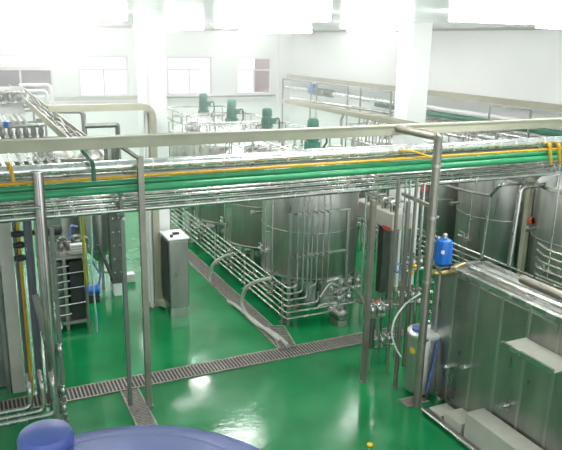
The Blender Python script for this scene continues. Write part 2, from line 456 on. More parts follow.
# vertical drop pipes along the rack with valves and hose couplings
for i, (px_, y0, y1) in enumerate(((272, 190, 277), (231.7, 200, 251), (200.5, 205, 228))):
    c = aX(px_, y1, RX); X, Y, z = c
    t = thing('drop_pipe', (X, Y, 0), 'thin vertical steel pipe meeting the stacked pipes at ' + ['the nearest hose', 'the farther hose', 'the valve nearest the cabinet'][i], 'pipe', 'drop pipes over the stacked pipes')
    MB().tube([(X, Y, z-.35), (X, Y, 3.05)], .014, 8).build('pipe', STEEL, t)
    for dz in (0, -.17, -.3):
        m = MB(); m.cyl((X, Y, z+dz-.03), (X, Y, z+dz+.03), .045, 12); m.cyl((X-.1, Y, z+dz), (X+.02, Y, z+dz), .03); m.cyl((X-.1, Y-.0, z+dz), (X-.115, Y, z+dz), .045, 12); m.build('coupling', STEEL, t)
    for dz in (.05, -.14):
        m = MB(); m.bb((X-.02, Y-.02, z+dz+.03), (X+.12, Y+.02, z+dz+.045)); m.cyl((X, Y, z+dz), (X, Y, z+dz+.05), .012); m.build('handle', STEELD, t)

# hoses
h1 = [aX(232, 254, RX-.12), aX(221, 258, RX-.3), aX(212.5, 266, RX-.42), aX(210.5, 281, RX-.45), aX(218, 296, RX-.48), aZ(235, 305.5, .05), aZ(252, 319, .045), aZ(266, 330, .045), aZ(280, 341, .05)]
tag(MB().tube(spline(h1), .035, 10).build('hose', HOSE, None, (4.5, 11, 0)), 'farther grey hose curving from the stacked pipes to the drain', 'hose', 'grey hoses')
h2 = [aX(271, 278, RX-.12), aX(258, 281, RX-.3), aX(246.7, 287.5, RX-.42), aX(242, 302, RX-.46), aX(246.7, 315, RX-.48), aZ(257, 325, .05), aZ(268, 330, .05), aZ(279, 337, .06), aZ(288, 346, .06)]
tag(MB().tube(spline(h2), .035, 10).build('hose', HOSE, None, (4.5, 10, 0)), 'nearer grey hose looping down from the stacked pipes onto the drain', 'hose', 'grey hoses')

# front frame of pipes on nearest tank
FY = 10.16
xa = aY(290, 240, FY)[0]; xb = aY(347, 240, FY)[0]
zt = aY(320, 211.5, FY)[2]; zm = aY(320, 253, FY)[2]
t = thing('pipe_support_frame', ((xa+xb)/2, FY, 0), 'rectangular steel frame clamping vertical pipes in front of the nearest tank', 'frame')
MB().bar((xa, FY, 0), (xa, FY, zt), .05).build('post', STEELD, t); MB().bar((xb, FY, 0), (xb, FY, zt), .05).build('post', STEELD, t)
MB().bar((xa-.02, FY, zt), (xb+.03, FY, zt), .04).build('crossbar', STEEL, t); MB().bar((xa, FY, zm), (xb, FY, zm), .04).build('crossbar', STEEL, t)
vx = [aY(p, 240, yc)[0] for p in (299.5, 305, 309.5, 312.5, 317.5, 323.5, 329)]
for x in vx:
    for z in (zt, zm):
        m = MB(); m.bb((x-.03, yc-.03, z-.02), (x+.03, FY, z+.02)); m.cyl((x, yc-.05, z), (x, FY, z), .022); m.build('pipe_clamp', STEELD, t)
for k, x in enumerate(vx[3:]):
    zb = [.55, .75, .45, .5][k]
    pts = [(x, yc, 3.25), (x, yc, zb)]
    if k == 1: pts += [(x-.12, yc, zb), (x-.12, yc, zb-.2)]
    if k == 2: pts += [(x+.5, yc, zb)]
    if k == 3: pts += [(x+.4, yc, zb+.25)] if False else [(x+.42, yc, zb+.1)]
    tag(MB().tube(pts, .017, 10, .06).build('riser_pipe', STEEL, None, (x, yc, 0)), ['fourth', 'fifth', 'sixth', 'rightmost'][k] + ' from the left of the thin vertical pipes in the steel frame', 'pipe', 'vertical pipes in the steel frame')

# lower right valve cluster beside the nearest tank
def valve(m, p, d='z', r=.045):
    x, y, z = p
    if d == 'z': m.lathe([(r*.5, -.09), (r, -.085), (r, -.065), (r*.8, -.06), (r*1.15, -.03), (r*1.15, .03), (r*.8, .06), (r, .065), (r, .085), (r*.5, .09)], p, 14)
    else: m.lathe([(r*.5, -.09), (r, -.085), (r, -.065), (r*.8, -.06), (r*1.15, -.03), (r*1.15, .03), (r*.8, .06), (r, .065), (r, .085), (r*.5, .09)], p, 14, d)
    return m
def manifold(label, n, x, y, z, dx, dz=.0, knob=True):
    t = thing('valve_manifold', (x+dx*(n-1)/2, y, 0), label, 'valves', 'steel valve groups round the posts')
    m = MB(); m.tube([(x-.12, y, z), (x+dx*(n-1)+.12, y, z+dz)], .024, 10)
    m.build('header_pipe', STEEL, t)
    for i in range(n):
        xx = x+dx*i
        v = valve(MB(), (xx, y-.03, z+.13)).build('valve', STEEL, t)
        MB().bb((xx-.012, y-.17, z+.235), (xx+.012, y-.01, z+.25)).build('lever', STEELD, v)
        MB().tube([(xx, y-.03, z+.22), (xx, y-.03, z+.3)], .014, 8).build('stem', STEEL, v)
        MB().tube([(xx, y, z), (xx, y-.03, z+.06)], .02, 8).build('elbow', STEEL, v)
    return t
p = aY(346, 283, 9.9); manifold('steel valves between the nearest tank and the grey post', 3, p[0]-.12, 9.9, p[2]-.1, .17)
p = aY(350, 300, 9.7); manifold('lower steel valves just right of the nearest tank', 2, p[0]-.25, 9.7, p[2]-.05, .2)
# stub pipes to the cluster
for k, (pts, lb) in enumerate((
    ([aY(327, 281, 9.95), aY(343, 278, 9.95), aY(346, 292, 9.95), aY(346, 312, 9.95)], 'short steel pipe bending down at the right edge of the nearest tank, upper'),
    ([aY(320, 297, 9.9), aY(330, 283, 9.9), aY(345, 288, 9.9)], 'short angled steel pipe under the vertical pipe frame'),
    ([aY(318, 306, 9.9), aY(350, 299, 9.9), aY(372, 306, 8.6)], 'steel pipe running from the stacked pipes to the slim filter housing'),
    ([aY(344, 283, 9.9), aY(358, 292, 9.2), aY(368, 308, 8.4)], 'sloping steel pipe from the tank valves to the post valves'))):
    tag(MB().tube(pts, .022, 10, .08).build('connecting_pipe', STEEL, None, pts[0]), lb, 'pipe', 'short pipes right of the nearest tank')
t = thing('pump_unit', (7.1, 10.0, 0), 'small steel pump low on the floor beside the nearest tank', 'pump')
c = aZ(338, 312, .22)
MB().lathe([(.05, -.2), (.1, -.19), (.1, .05), (.13, .06), (.13, .14), (.04, .16)], c, 20, 'y').build('pump_body', STEEL, t)
MB().bb((c[0]-.1, c[1]-.18, 0), (c[0]+.1, c[1]+.12, .12)).build('base', STEELD, t)
MB().tube([c, (c[0], c[1], c[2]+.35), (c[0]+.1, c[1], c[2]+.45)], .03, 10, .05).build('outlet', STEEL, t)

# ================================================================== OVERHEAD BRIDGE
BY = 8.6
BX0, BX1 = -1.2, 11.5
def run(px_, y0, y1, Y):   # level and size of a horizontal run from the two edges seen at one column
    a = aY(px_, y0, Y)[2]; b_ = aY(px_, y1, Y)[2]; return (a+b_)/2, abs(a-b_)/2
CY = 7.86
z_, h_ = run(281, 130.5, 140, CY)
t = thing('cable_duct', (5, CY, z_), 'long beige cable duct running across the hall above the silver pipe', 'cable duct')
MB().bb((BX0, CY-.06, z_-h_), (BX1, CY+.06, z_+h_)).build('trough', BEIGE, t, bevel=.005)
MB().bb((BX0, CY-.075, z_+h_), (BX1, CY+.075, z_+h_+.015)).build('cover', BEIGE, t)
beamz = z_
runs = [('insulated_pipe', CLAD, 281, 151, 161.5, 8.65, 'thick silver clad pipe, uppermost of the overhead bundle below the beige duct'),
        ('overhead_pipe', STEELD, 281, 161.5, 167, 8.72, 'dull grey pipe directly under the silver clad pipe'),
        ('overhead_pipe', YELLOW, 281, 165.2, 168.2, 8.52, 'thin orange yellow pipe of the overhead bundle'),
        ('overhead_pipe', GREENP, 281, 168.5, 174.5, 8.60, 'upper one of the two green overhead pipes'),
        ('overhead_pipe', GREENP, 281, 174, 181.3, 8.50, 'lower one of the two green overhead pipes'),
        ('overhead_pipe', STEEL, 281, 181.3, 185, 8.95, 'steel pipe tucked right under the green pipes'),
        ('overhead_pipe', STEEL, 281, 185, 189.4, 8.8, 'second steel pipe below the green pipes'),
        ('overhead_pipe', STEEL, 281, 189.6, 194, 8.65, 'second lowest of the overhead steel pipes'),
        ('overhead_pipe', STEEL, 281, 194.2, 199, 8.5, 'lowest and nearest of the overhead steel pipes')]
RZ = []
for n, m_, p_, y0, y1, Y, lb in runs:
    z, h = run(p_, y0, y1, Y); RZ.append((Y, z, h))
    x0 = BX0
    o = MB().tube([(x0, Y, z), (2.5, Y, z), (6, Y, z), (BX1, Y, z)], h*.98, 16).build(n, m_, None, (5, Y, z))
    tag(o, lb, 'pipe', 'overhead pipe bundle')
    if n == 'insulated_pipe':
        t = thing('insulated_pipe', (5, Y, z), lb, 'pipe', 'overhead pipe bundle'); 
        mo = o; 
        for k_ in ('label', 'category', 'group'): del o[k_]
        o.name = 'cladding'; o.location = (0, 0, 0); o.parent = t; t.name = 'insulated_pipe'
        ORG[t.name] = Vector((5, Y, z))
        for k in range(13): x = BX0+.4+k; MB().lathe([(h*1.0, -.012), (h*1.05, -.008), (h*1.05, .008), (h*1.0, .012)], (x, Y, z), 20, 'x').build('joint_band', TOPST, t)
# second right-end insulated line a bit lower
# cross hangers under each tier at the posts
for i, X in enumerate((1.75, 2.05+.05, 5.62, 8.6)):
    if i == 1: continue
    t = thing('pipe_hanger', (X, 8.7, 2.9), 'steel cross bracket carrying the overhead pipes ' + ['at the left pair of posts', '', 'at the thick right pole', 'far right beyond the pole'][i], 'bracket', 'brackets under the overhead pipes')
    m = MB(); zlo = RZ[-1][1]-RZ[-1][2]-.03
    m.bb((X-.02, 8.38, zlo-.04), (X+.02, 9.15, zlo)); m.build('lower_bar', STEELD, t)
    z2 = RZ[4][1]-RZ[4][2]-.02
    MB().bb((X-.02, 8.38, z2-.03), (X+.02, 9.15, z2)).build('upper_bar', STEELD, t)
    MB().bb((X-.02, 9.12, zlo-.04), (X+.02, 9.16, beamz-.08)).build('upright', STEELD, t)

# posts
def post(name, base, top, w, m_, label, square=True, grp=None):
    t = thing(name, (base[0], base[1], 0), label, 'post', grp)
    b_ = MB()
    if square: b_.bar((base[0], base[1], 0), (base[0], base[1], top), w)
    else: b_.cyl((base[0], base[1], 0), (base[0], base[1], top), w/2, 16)
    b_.build('shaft', m_, t)
    MB().bb((base[0]-w*.75, base[1]-w*.75, 0), (base[0]+w*.75, base[1]+w*.75, .012)).build('foot_plate', m_, t)
    return t
G = 'slim posts carrying the overhead pipes'
t = post('support_post', (1.995, 8.42), aY(139.5, 156, 8.42)[2], .075, POST, 'grey square steel post, right one of the pair near the left drain', True, G)
a = aY(138, 158, 8.42); b_ = aY(122, 147, 7.9); MB().bar(a, b_, .04).build('brace', POST, t)
p2x = aZ(128.5, 402, 0)
t = post('support_post', (p2x[0], 8.5), aY(118, 190, 8.5)[2], .052, FRAMEM, 'dark square steel post, left one of the pair near the left drain', True, G)
post('support_post', (5.19, 7.83), 2.86, .075, POST, 'grey square post with slim filter housing, left of the steel vessel', True, G)
post('support_post', (5.52, 7.45), 2.9, .048, POST, 'slim grey post standing just left of the steel vessel', True, G)
# thick pole with elbow to the duct
pb = aZ(416.5, 397, 0); Y_ = 6.9; X_ = aY(437, 200, 6.9)[0]-.06
t = thing('support_pole', (X_, Y_, 0), 'thick brownish steel pole in front of the vessel, bent back to the beige duct', 'pole')
zt_ = aY(437, 137, Y_)[2]
MB().tube([(X_, Y_, 0), (X_, Y_, zt_), (X_, CY-.05, zt_)], .056, 16, .07).build('shaft', POST, t)
MB().lathe([(.07, 0), (.07, .012), (.06, .014)], (X_, Y_, 0), 20).build('foot_plate', POST, t)
MB().cyl((X_+.095, Y_+.05, .9), (X_+.095, Y_+.05, zt_-.1), .018, 10).build('conduit', STEEL, t)
for z in (1.0, 1.9, 2.8, 3.5):
    m = MB(); m.cyl((X_, Y_, z-.02), (X_, Y_, z+.02), .062, 16); m.bb((X_+.04, Y_-.01, z-.015), (X_+.11, Y_+.08, z+.015)); m.build('pipe_clip', STEELD, t)
# fat steel pole on the left
c0 = aZ(57, 412, 0); X2 = .745; Y2 = 8.42
t = thing('support_pole', (X2, Y2, 0), 'thick bright steel pole at far left, standing in front of the green pipes', 'pole')
MB().cyl((X2, Y2, 0), (X2, Y2, aY(36, 172, Y2)[2]), .066, 16).build('shaft', STEELP, t)
MB().lathe([(.1, 0), (.1, .012), (.06, .014)], (X2, Y2, 0), 20).build('foot_plate', STEELD, t)
for z in (.25, .5, 1.1): valve(MB(), (X2+.1, Y2-.05, z), 'z', .035).build('valve', STEEL, t)
post('support_post', (X2+.12, 8.5), 2.7, .05, FRAMEM, 'dark slim post right beside the thick bright pole at far left', True)

# longitudinal overhead trays and pipes (running back)
t = thing('cable_tray', (1.3, 14, 3.72), 'open cable tray full of cables, running back to the left window', 'cable tray')
m = MB(); tx0, tx1 = 1.17, 1.43
tz = 3.74
m.bb((tx0, 8.7, tz-.05), (tx0+.02, 19.5, tz+.06)); m.bb((tx1-.02, 8.7, tz-.05), (tx1, 19.5, tz+.06)); m.build('side_rail', BEIGE, t)
m = MB()
for k in range(36): m.bb((tx0, 8.8+k*.3, tz-.05), (tx1, 8.84+k*.3, tz-.03))
m.build('rung', STEELD, t)
for j in range(5):
    pts = [(tx0+.05+j*.04+.02*math.sin(k*1.3+j*2), 8.8+k*.6, tz-.01+.02*((k+j) % 3)) for k in range(18)]
    MB().tube(spline(pts, 4), .013, 6).build('cable', DARK if j % 2 else HOSE, t)
for k in range(7):
    x = .40+k*.115; z = 3.42
    tag(MB().tube([(x, 8.9, z), (x, 17.5-.0*k, z)], .028, 8).build('overhead_pipe', CLAD if k % 3 == 0 else STEEL, None, (x, 13, z)),
        ['leftmost', 'second from left', 'third from left', 'middle', 'third from right', 'second from right', 'rightmost'][k] + ' of the seven parallel pipes running back at upper left', 'pipe', 'parallel pipes running back at upper left')
for i, Y in enumerate((9.6, 12, 14.4, 16.8)):
    t = thing('pipe_bridge_support', (.9, Y, 0), 'goalpost steel support under the upper left pipes, ' + ['nearest', 'second', 'third', 'farthest'][i] + ' of four', 'support', 'goalpost supports under the upper left pipes')
    MB().bar((.2, Y, 3.36), (1.55, Y, 3.36), .05).build('crossbar', STEELD, t)
    MB().bar((1.55, Y, 3.67), (1.1, Y, 3.67), .04).build('crossbar', STEELD, t)
    MB().bar((.22, Y, 0), (.22, Y, 3.7), .05).build('upright', STEELD, t)
    if i > 1: MB().bar((1.5, Y, 2.6), (1.5, Y, 3.7), .04).build('upright', STEELD, t)
# valve manifold on a board, upper left
t = thing('valve_rack', (.75, 14.6, 3.4), 'pale valve rack above the parallel pipes at upper left', 'valves')
m = MB()
for z in (3.75, 3.95): m.tube([(.1, 14.6, z), (1.15, 14.6, z)], .04, 10)
m.build('header_pipe', CLAD, t)
for k in range(6):
    v = valve(MB(), (.2+k*.17, 14.55, 3.85), 'z', .05).build('valve', STEELD, t); MB().bb((.18+k*.17, 14.4, 3.95), (.22+k*.17, 14.55, 3.97)).build('lever', BRASS, v)
MB().bb((.05, 14.7, 3.5), (1.15, 14.74, 4.05)).build('back_board', WHITE, t)
t = thing('valve_rack', (.75, 10.8, 3.4), 'nearer valve rack with blue valve at the left picture edge', 'valves')
MB().tube([(.2, 10.8, 3.72), (1.1, 10.8, 3.72)], .03, 10).build('header_pipe', STEEL, t)
for k in range(6):
    v = valve(MB(), (.5+k*.11, 10.8, 3.62), 'z', .035).build('valve', STEELD, t)
MB().lathe([(.03, 0), (.04, .02), (.04, .07), (.02, .08)], (.56, 10.75, 3.72), 14).build('actuator', BLUEM, t)

# right long tray running back + conduits on right wall
t = thing('cable_tray', (7.3, 12, 3.63), 'beige tray running back to the far frame, passing before the white column', 'cable tray')
m = MB(); m.bb((7.2, 8.9, 3.58), (7.22, 15.2, 3.67)); m.bb((7.38, 8.9, 3.58), (7.4, 15.2, 3.67)); m.build('side_rail', BEIGE, t)
m = MB()
for k in range(21): m.bb((7.2, 8.95+k*.3, 3.58), (7.4, 9.0+k*.3, 3.595))
m.build('rung', BEIGE, t)
MB().tube([(7.28, 8.9, 3.62), (7.28, 15.1, 3.62)]
          , .025, 8).build('cable', WTUBE, t)
for k, (xx, z, Y0, Y1, m_, r, lb) in enumerate(((7.55, 3.58, 9.0, 15.0, STEEL, .03, 'steel pipe running back right beside the beige tray'), (7.7, 3.50, 9.0, 14.6, STEEL, .025, 'thin steel pipe running back, second beside the beige tray'))):
    tag(MB().tube([(xx, Y0, z), (xx, Y1, z)], r, 10).build('overhead_pipe', m_, None, (xx, 12, z)), lb, 'pipe', 'pipes beside the beige tray')
WXX = 11.3
tag(MB().tube([aX(480, 136, 9.2), aX(541, 147, 9.2)], .05, 12).build('overhead_pipe', CLAD, None, (9.2, 10, 3.3)), 'pale pipe running back right behind the beige duct at far right', 'pipe')
def wz(px_, y): return aX(px_, y, WXX)[2]
z1 = (wz(350, 81.4)+wz(562, 108))/2
t = thing('cable_duct', (WXX, 15, z1), 'beige cable duct along the right wall', 'cable duct')
MB().bb((WXX-.06, 7.5, z1-.10), (WXX+.06, 23.3, z1+.02)).build('trough', BEIGE, t)
MB().bb((WXX-.07, 7.5, z1+.02), (WXX+.07, 23.3, z1+.035)).build('cover', BEIGE, t)
z2 = (wz(350, 96)+wz(540, 123))/2
tag(MB().tube([(WXX, 7.5, z2), (WXX, 17.2, z2)], .055, 12).build('insulated_pipe', WTUBE, None, (WXX, 12, z2)), 'white insulated pipe on the right wall, right of the column', 'pipe')
z2b = (wz(278, 86.3)+wz(349, 94.2))/2
tag(MB().tube([(WXX-.15, 16.0, z2b), (WXX-.15, 23.3, z2b)], .075, 12).build('insulated_pipe', CLAD, None, (WXX, 20, z2b)), 'silver clad pipe along the right wall, left of the column', 'pipe')
tag(MB().tube([(WXX, 7.5, z2-.15), (WXX, 17.2, z2-.15)], .075, 12).build('overhead_pipe', DGREENP, None, (WXX, 12, z2)), 'dark green pipe along the right wall below the white pipe', 'pipe')
tag(MB().tube([(WXX-.02, 7.5, z2-.36), (WXX-.02, 17.2, z2-.36)], .035, 12).build('overhead_pipe', STEEL, None, (WXX, 12, z2-.3)), 'steel pipe along the right wall below the dark green pipe', 'pipe')
t = thing('flow_meter', (WXX-.15, 21.3, z2b), 'small blue meter on the silver pipe by the far right corner', 'meter')
c = aX(314, 92, WXX-.15)
MB().cyl((c[0], c[1]-.25, z2b), (c[0], c[1]+.25, z2b), .12, 16).build('body', BLUEM, t)
MB().cyl((c[0], c[1], z2b), (c[0], c[1], z2b+.25), .07, 12).build('head', BLUEM, t)
c = aX(324, 92, WXX-.15)
t = thing('pipe_coupling', (c[0], c[1], z2b), 'dark twin coupling on the silver pipe beside the blue meter', 'coupling')
for d in (-.35, .35): MB().cyl((c[0], c[1]+d-.22, z2b), (c[0], c[1]+d+.22, z2b), .13, 16).build('collar', DARKST, t)

# steel gallows frames over the tank tops in front of right wall
def gallows(X, px0, ytop, px1, label, zb=1.0):
    a = aX(px0, ytop, X); 
    b_ = aX(px1, ytop+(px1-px0)*.12, X)
    z = (a[2]+b_[2])/2
    PG = .034; t = thing('portal_gantry', (X, a[1], 0), label, 'frame', 'steel portal frames by the right wall')
    MB().bar((X, a[1], z), (X, b_[1], z), PG).build('crossbar', STEEL, t)
    MB().bar((X, a[1], 0), (X, a[1], z), PG).build('upright', STEEL, t)
    MB().bar((X, b_[1], 0), (X, b_[1], z), PG).build('upright', STEEL, t)
gallows(9.25, 283, 79, 311, 'farthest steel portal frame near the far right corner')
gallows(9.25, 317, 83, 348, 'middle steel portal frame carrying the wall pipes')
gallows(9.25, 361, 88, 391.5, 'nearest steel portal frame left of the white column')
gallows(9.9, 490, 105.5, 531, 'steel portal frame right of the white column')
zf = wz(330, 105)
tag(MB().tube([aX(288, 98.5, 8.9), aX(330, 104, 8.9), aX(391, 113, 8.9)], .035, 10).build('overhead_pipe', STEEL, None, (8.9, 16, 3.5)), 'steel pipe slung between the portal frames by the right wall', 'pipe')
# bundle of drop pipes left of the column
for k in range(8):
    px_ = 367+k*3.4; top = aX(px_, 118+k*.8, 9.0)
    pts = [(9.0, top[1], 0), (9.0, top[1], top[2]-.02), (9.35, top[1], top[2]-.02), (9.35, top[1], top[2]-.4)]
    tag(MB().tube(pts, .022, 8, .1).build('drop_pipe', STEEL if k % 2 else STEELD, None, (9, top[1], 0)), ['leftmost', 'second', 'third', 'fourth', 'fifth', 'sixth', 'seventh', 'rightmost'][k] + ' of eight hooked drop pipes just left of the white column', 'pipe', 'hooked drop pipes left of the column')
tag(MB().tube([tuple(aX(342, 160, 8.2)[:2])+(0,), aX(342, 160, 8.2), aX(341, 120, 8.2), aX(346, 110, 8.2), aX(350, 108, 8.2)], .03, 8, .1).build('drop_pipe', STEELD, None, (8.2, 14, 0)), 'single curved grey drop pipe left of the hooked pipes', 'pipe')

# pipe along back wall under the windows
z = aY(120, 98, 23.8)[2]
tag(MB().tube([(3.2, 23.85, z), (11, 23.85, z)], .03, 8).build('wall_pipe', STEELD, None, (6, 23.85, z)), 'thin grey pipe along the back wall just below the windows', 'pipe')
for (ya, lb) in ((91, 'upper'), (85, 'topmost')):
    a = aY(20, ya, 19.3); b_ = aY(50 if ya < 90 else 46, ya, 19.3); c = aY(53, 104, 19.3)
    tag(MB().tube([a, b_, (b_[0]+.05, 19.3, c[2])], .05, 10, .12).build('wall_pipe', WTUBE, None, a), 'white pipe bending down before the leftmost window, ' + lb, 'pipe')
tag(MB().bb(aY(48, 97, 20.5), tuple(np.array(aY(163, 99, 20.5))+np.array([0, .1, 0]))).build('wall_rail', CREAM, None, (3, 20.5, 3)), 'thin rail crossing in front of the back wall at upper left', 'rail')

# beige duct beside left column
dz = aY(100, 107.5, 11.9)[2]; dX0 = aY(48, 107, 11.9)[0]; dX1 = 3.07
t = thing('cable_duct', (dX1, 11.9, 0), 'beige cable duct bending down beside the left white column to the cabinet', 'cable duct')
m = MB()
pts = fillet([(dX0, 11.9, dz), (dX1, 11.9, dz), (dX1, 11.9, .1)], .22, 4)
for a, b_ in zip(pts, pts[1:]): m.bar(a, b_, .115, .115)
m.build('trough', BEIGE, t)
MB().bar((dX1, 11.9, .16), (3.14+.1, 11.62, .10), .11).build('elbow', BEIGE, t)
t = thing('conduit', (2.98, 11.95, 0), 'thin white conduit running up the left edge of the left column', 'conduit')
MB().bb((2.95, 11.93, 0), (2.99, 11.97, ZC-.2)).build('tube', WTUBE, t)
# goosenecks upper left
a = aY(52, 111, 13.5); b_ = aY(83, 111, 13.5); c = aY(85, 145, 13.5)
tag(MB().tube([a, b_, (b_[0]+.02, 13.5, 2.6)], .05, 10, .1).build('gooseneck_pipe', STEELD, None, a), 'grey gooseneck pipe bending down right of the cable tray', 'pipe')
a = aY(85, 126, 10.5); b_ = aY(117.5, 126, 10.5)
tag(MB().tube([(a[0], 10.5, a[2]), (b_[0], 10.5, a[2]), (b_[0], 10.5, 0)], .038, 4, .02).build('gooseneck_pipe', STEELD, None, a), 'square grey gooseneck bar just above the silver pipe, left of the post', 'pipe')
a = aY(82, 150, 8.9); b_ = aY(93, 163, 8.4); c = aY(94, 181, 8.4)
tag(MB().tube([a, b_, c], .028, 10, .06).build('gooseneck_pipe', DGREENP, None, a), 'dark green pipe hooking over the silver pipe at left', 'pipe')
a = aY(8, 160, 8.5); 
tag(MB().tube([aY(7, 163, 8.8), aY(10, 164, 8.45), aY(13.5, 182, 8.45)], .022, 8, .04).build('branch_pipe', YELLOW, None, a), 'short yellow branch pipe over the silver pipe at the left edge', 'pipe')
tag(MB().tube([aY(402, 156, 8.7), aY(403, 150, 8.5), aY(414, 151.5, 8.45), aY(440, 160, 8.45)], .018, 8, .04).build('branch_pipe', YELLOW, None, (5, 8.5, 3.3)), 'yellow branch pipe slanting to the thick pole', 'pipe')
for k, p_ in enumerate((550, 559)):
    tag(MB().tube([aY(p_-3, 146, 8.7), aY(p_, 144, 8.45), aY(p_+1, 164, 8.45)], .03, 8, .04).build('branch_pipe', YELLOW, None, (7.5, 8.5, 3.2)), 'yellow branch pipe at the right end of the bundle, ' + ['left one', 'right one'][k], 'pipe')
# far left thin pipe joining pole
z = aY(15, 209.5, 8.35)[2]
tag(MB().tube([(-1, 8.35, z), (X2, 8.35, z)], .02, 8).build('branch_pipe', STEEL, None, (0, 8.35, z)), 'thin steel pipe from the left edge into the thick bright pole', 'pipe')
# diagonal beam under bridge right
tag(MB().bar(aY(403, 194, 8.6), aY(433, 207, 7.15), .05).build('brace', POST, None, aY(403, 194, 8.6)), 'brown diagonal brace from the overhead pipes to the thick pole', 'brace')

# ================================================================== RIGHT SIDE BRANCH PIPES / RACK
RX2 = 9.3
for k in range(5):
    z = .42+k*.12
    tag(MB().tube([(RX2, 6.5, z), (RX2, 16.5, z)], .028, 10).build('product_pipe', STEEL, None, (RX2, 12, z)), ['lowest', 'second lowest', 'middle', 'second highest', 'topmost'][k] + ' of the five steel pipes racked beside the right tanks', 'pipe', 'five stacked pipes beside the right tank row')
for i, Y in enumerate((9.2, 11.5, 13.8)):
    t = thing('pipe_stand', (RX2+.05, Y, 0), 'steel stand of the right pipe rack, ' + ['nearest', 'middle', 'farthest'][i], 'stand', 'stands of the right pipe rack')
    MB().bb((RX2+.035, Y-.02, 0), (RX2+.07, Y+.02, 1.0)).build('upright', STEELD, t)
# two bent branch pipes on the right
a = [aY(562, 176.5, 8.3), aY(523, 187.5, 8.8), aY(517.5, 196, 8.8), aY(506, 276, 8.8)]
tag(MB().tube([(11, 8.8, aY(523, 187, 8.8)[2]), aY(521, 187, 8.8), (aY(517, 196, 8.8)[0], 8.8, 1.1)], .045, 12, .1).build('branch_pipe', STEEL, None, a[1]), 'steel pipe bending down in front of the right tanks', 'pipe')
tag(MB().tube([(9.5, 9.0, aY(500, 185, 9.0)[2]), aY(500, 185, 9.0), aY(491, 195, 9.6), (aY(487, 199, 9.6)[0], 9.6, .7)], .03, 12, .08).build('branch_pipe', STEEL, None, a[2]), 'thinner steel pipe dropping between the right tanks', 'pipe')
tag(MB().tube([aY(444, 185, 10.6), aY(466, 191, 10), aY(492, 196, 9.6)], .03, 10).build('branch_pipe', STEELD, None, aY(466, 191, 10)), 'dull steel pipe sloping above the right tanks', 'pipe')
xx = aY(524, 240, 9.1)[0]
t = thing('cable_duct', (xx, 9.1, 0), 'beige vertical duct with an orange mark at the right', 'cable duct')
MB().bb((xx-.05, 9.05, 0), (xx+.05, 9.15, 3.0)).build('trough', BEIGE, t)
c = aY(532, 221, 9.0); MB().lathe([(.07, 0), (.07, .02), (.02, .03)], c, 16, 'y').build('warning_mark', ORANGE, t)
MB().bb((xx+.04, 9.0, c[2]-.06), (xx+.15, 9.1, c[2]+.06)).build('switch_box', HOSE, t)
# grey strips: cylinder column strips at px 460-472
xx = aY(466, 230, 11.3)[0]
t = thing('riser_pipe', (xx, 11.3, 0), 'bright wide vertical steel pipe between the right tanks', 'pipe')
MB().cyl((xx, 11.3, 0), (xx, 11.3, 2.75), .1, 20).build('pipe', CLAD, t)
MB().bb((xx+.03, 11.19, 1.75), (xx+.08, 11.215, 2.3)).build('label_strip', PINK, t)

# stacked rungs at the right edge
for k in range(6):
    z = .95+.13*k
    a = aZ(545-k*0, 300, 1.0)
    tag(MB().tube([(9.05, 6.6, z), (9.05, 8.35-.05*k, z), (9.2, 8.45, z)], .022, 8, .05).build('product_pipe', STEEL, None, (9, 7, z)), names[k] + ' of the short steel pipes ending at the right picture edge', 'pipe', 'short pipes at the right edge')

t = thing('pipe_stand', (9.1, 7.2, 0), 'steel stand under the short pipes at the right picture edge', 'stand')
MB().bb((9.075, 7.18, 0), (9.11, 7.22, 1.66)).build('upright', STEELD, t); MB().bb((9.0, 7.1, 0), (9.2, 7.3, .012)).build('foot', STEELD, t)
# ================================================================== LONG STEEL UNIT, right foreground
bx0, bx1, by0, by1, bz = 5.9, 6.5, 3.6, 6.93, 2.05
t = thing('steel_unit', (6.2, 5.5, 0), 'long panelled stainless steel unit in the right foreground', 'machine')
MB().bb((bx0, by0, .05), (bx1, by1, bz-.02)).build('body', SHELL, t)
m = MB()
for k in range(8):
    y = by0+.02+k*.45; m.bb((bx0-.012, y, .12), (bx0+.002, y+.43, bz-.08))
m.build('side_panel', STEELD, t, bevel=.004)
m = MB()
for k in range(8):
    y = by0+.0+k*.45; m.bb((bx0-.02, y-.02, .1), (bx0, y+.02, bz-.05))
m.build('panel_rib', SHELL, t)
m = MB(); m.bb((bx0-.03, by0, bz-.03), (bx0+.05, by1+.03, bz+.02)); m.bb((bx1-.04, by0, bz-.03), (bx1+.03, by1+.03, bz+.02)); m.bb((bx0-.03, by1-.04, bz-.03), (bx1+.03, by1+.03, bz+.02))
m.build('rim', STEEL, t)
m = MB(); m.tube([(bx0+.18, by0, bz+.05), (bx0+.18, by1-.2, bz+.05)], .04, 12); m.build('top_pipe', STEEL, t)
MB().bb((bx0+.26, by0, bz), (bx0+.34, by1-.1, bz+.03)).build('top_strip', DARKST, t)
MB().tube([(bx0+.45, by0, bz+.06), (bx0+.45, by1-.9, bz+.06)], .06, 12).build('top_conduit', POST, t)
for k in range(3):
    m = MB(); c = aX([450, 469, 509][k], [366, 366, 404][k], bx0-.02); valve(m, (c[0]-.04, c[1], c[2]), 'x', .035); m.bb((c[0]-.14, c[1]-.05, c[2]-.01), (c[0]-.12, c[1]+.05, c[2]+.01)); m.build('door_latch', STEEL, t)
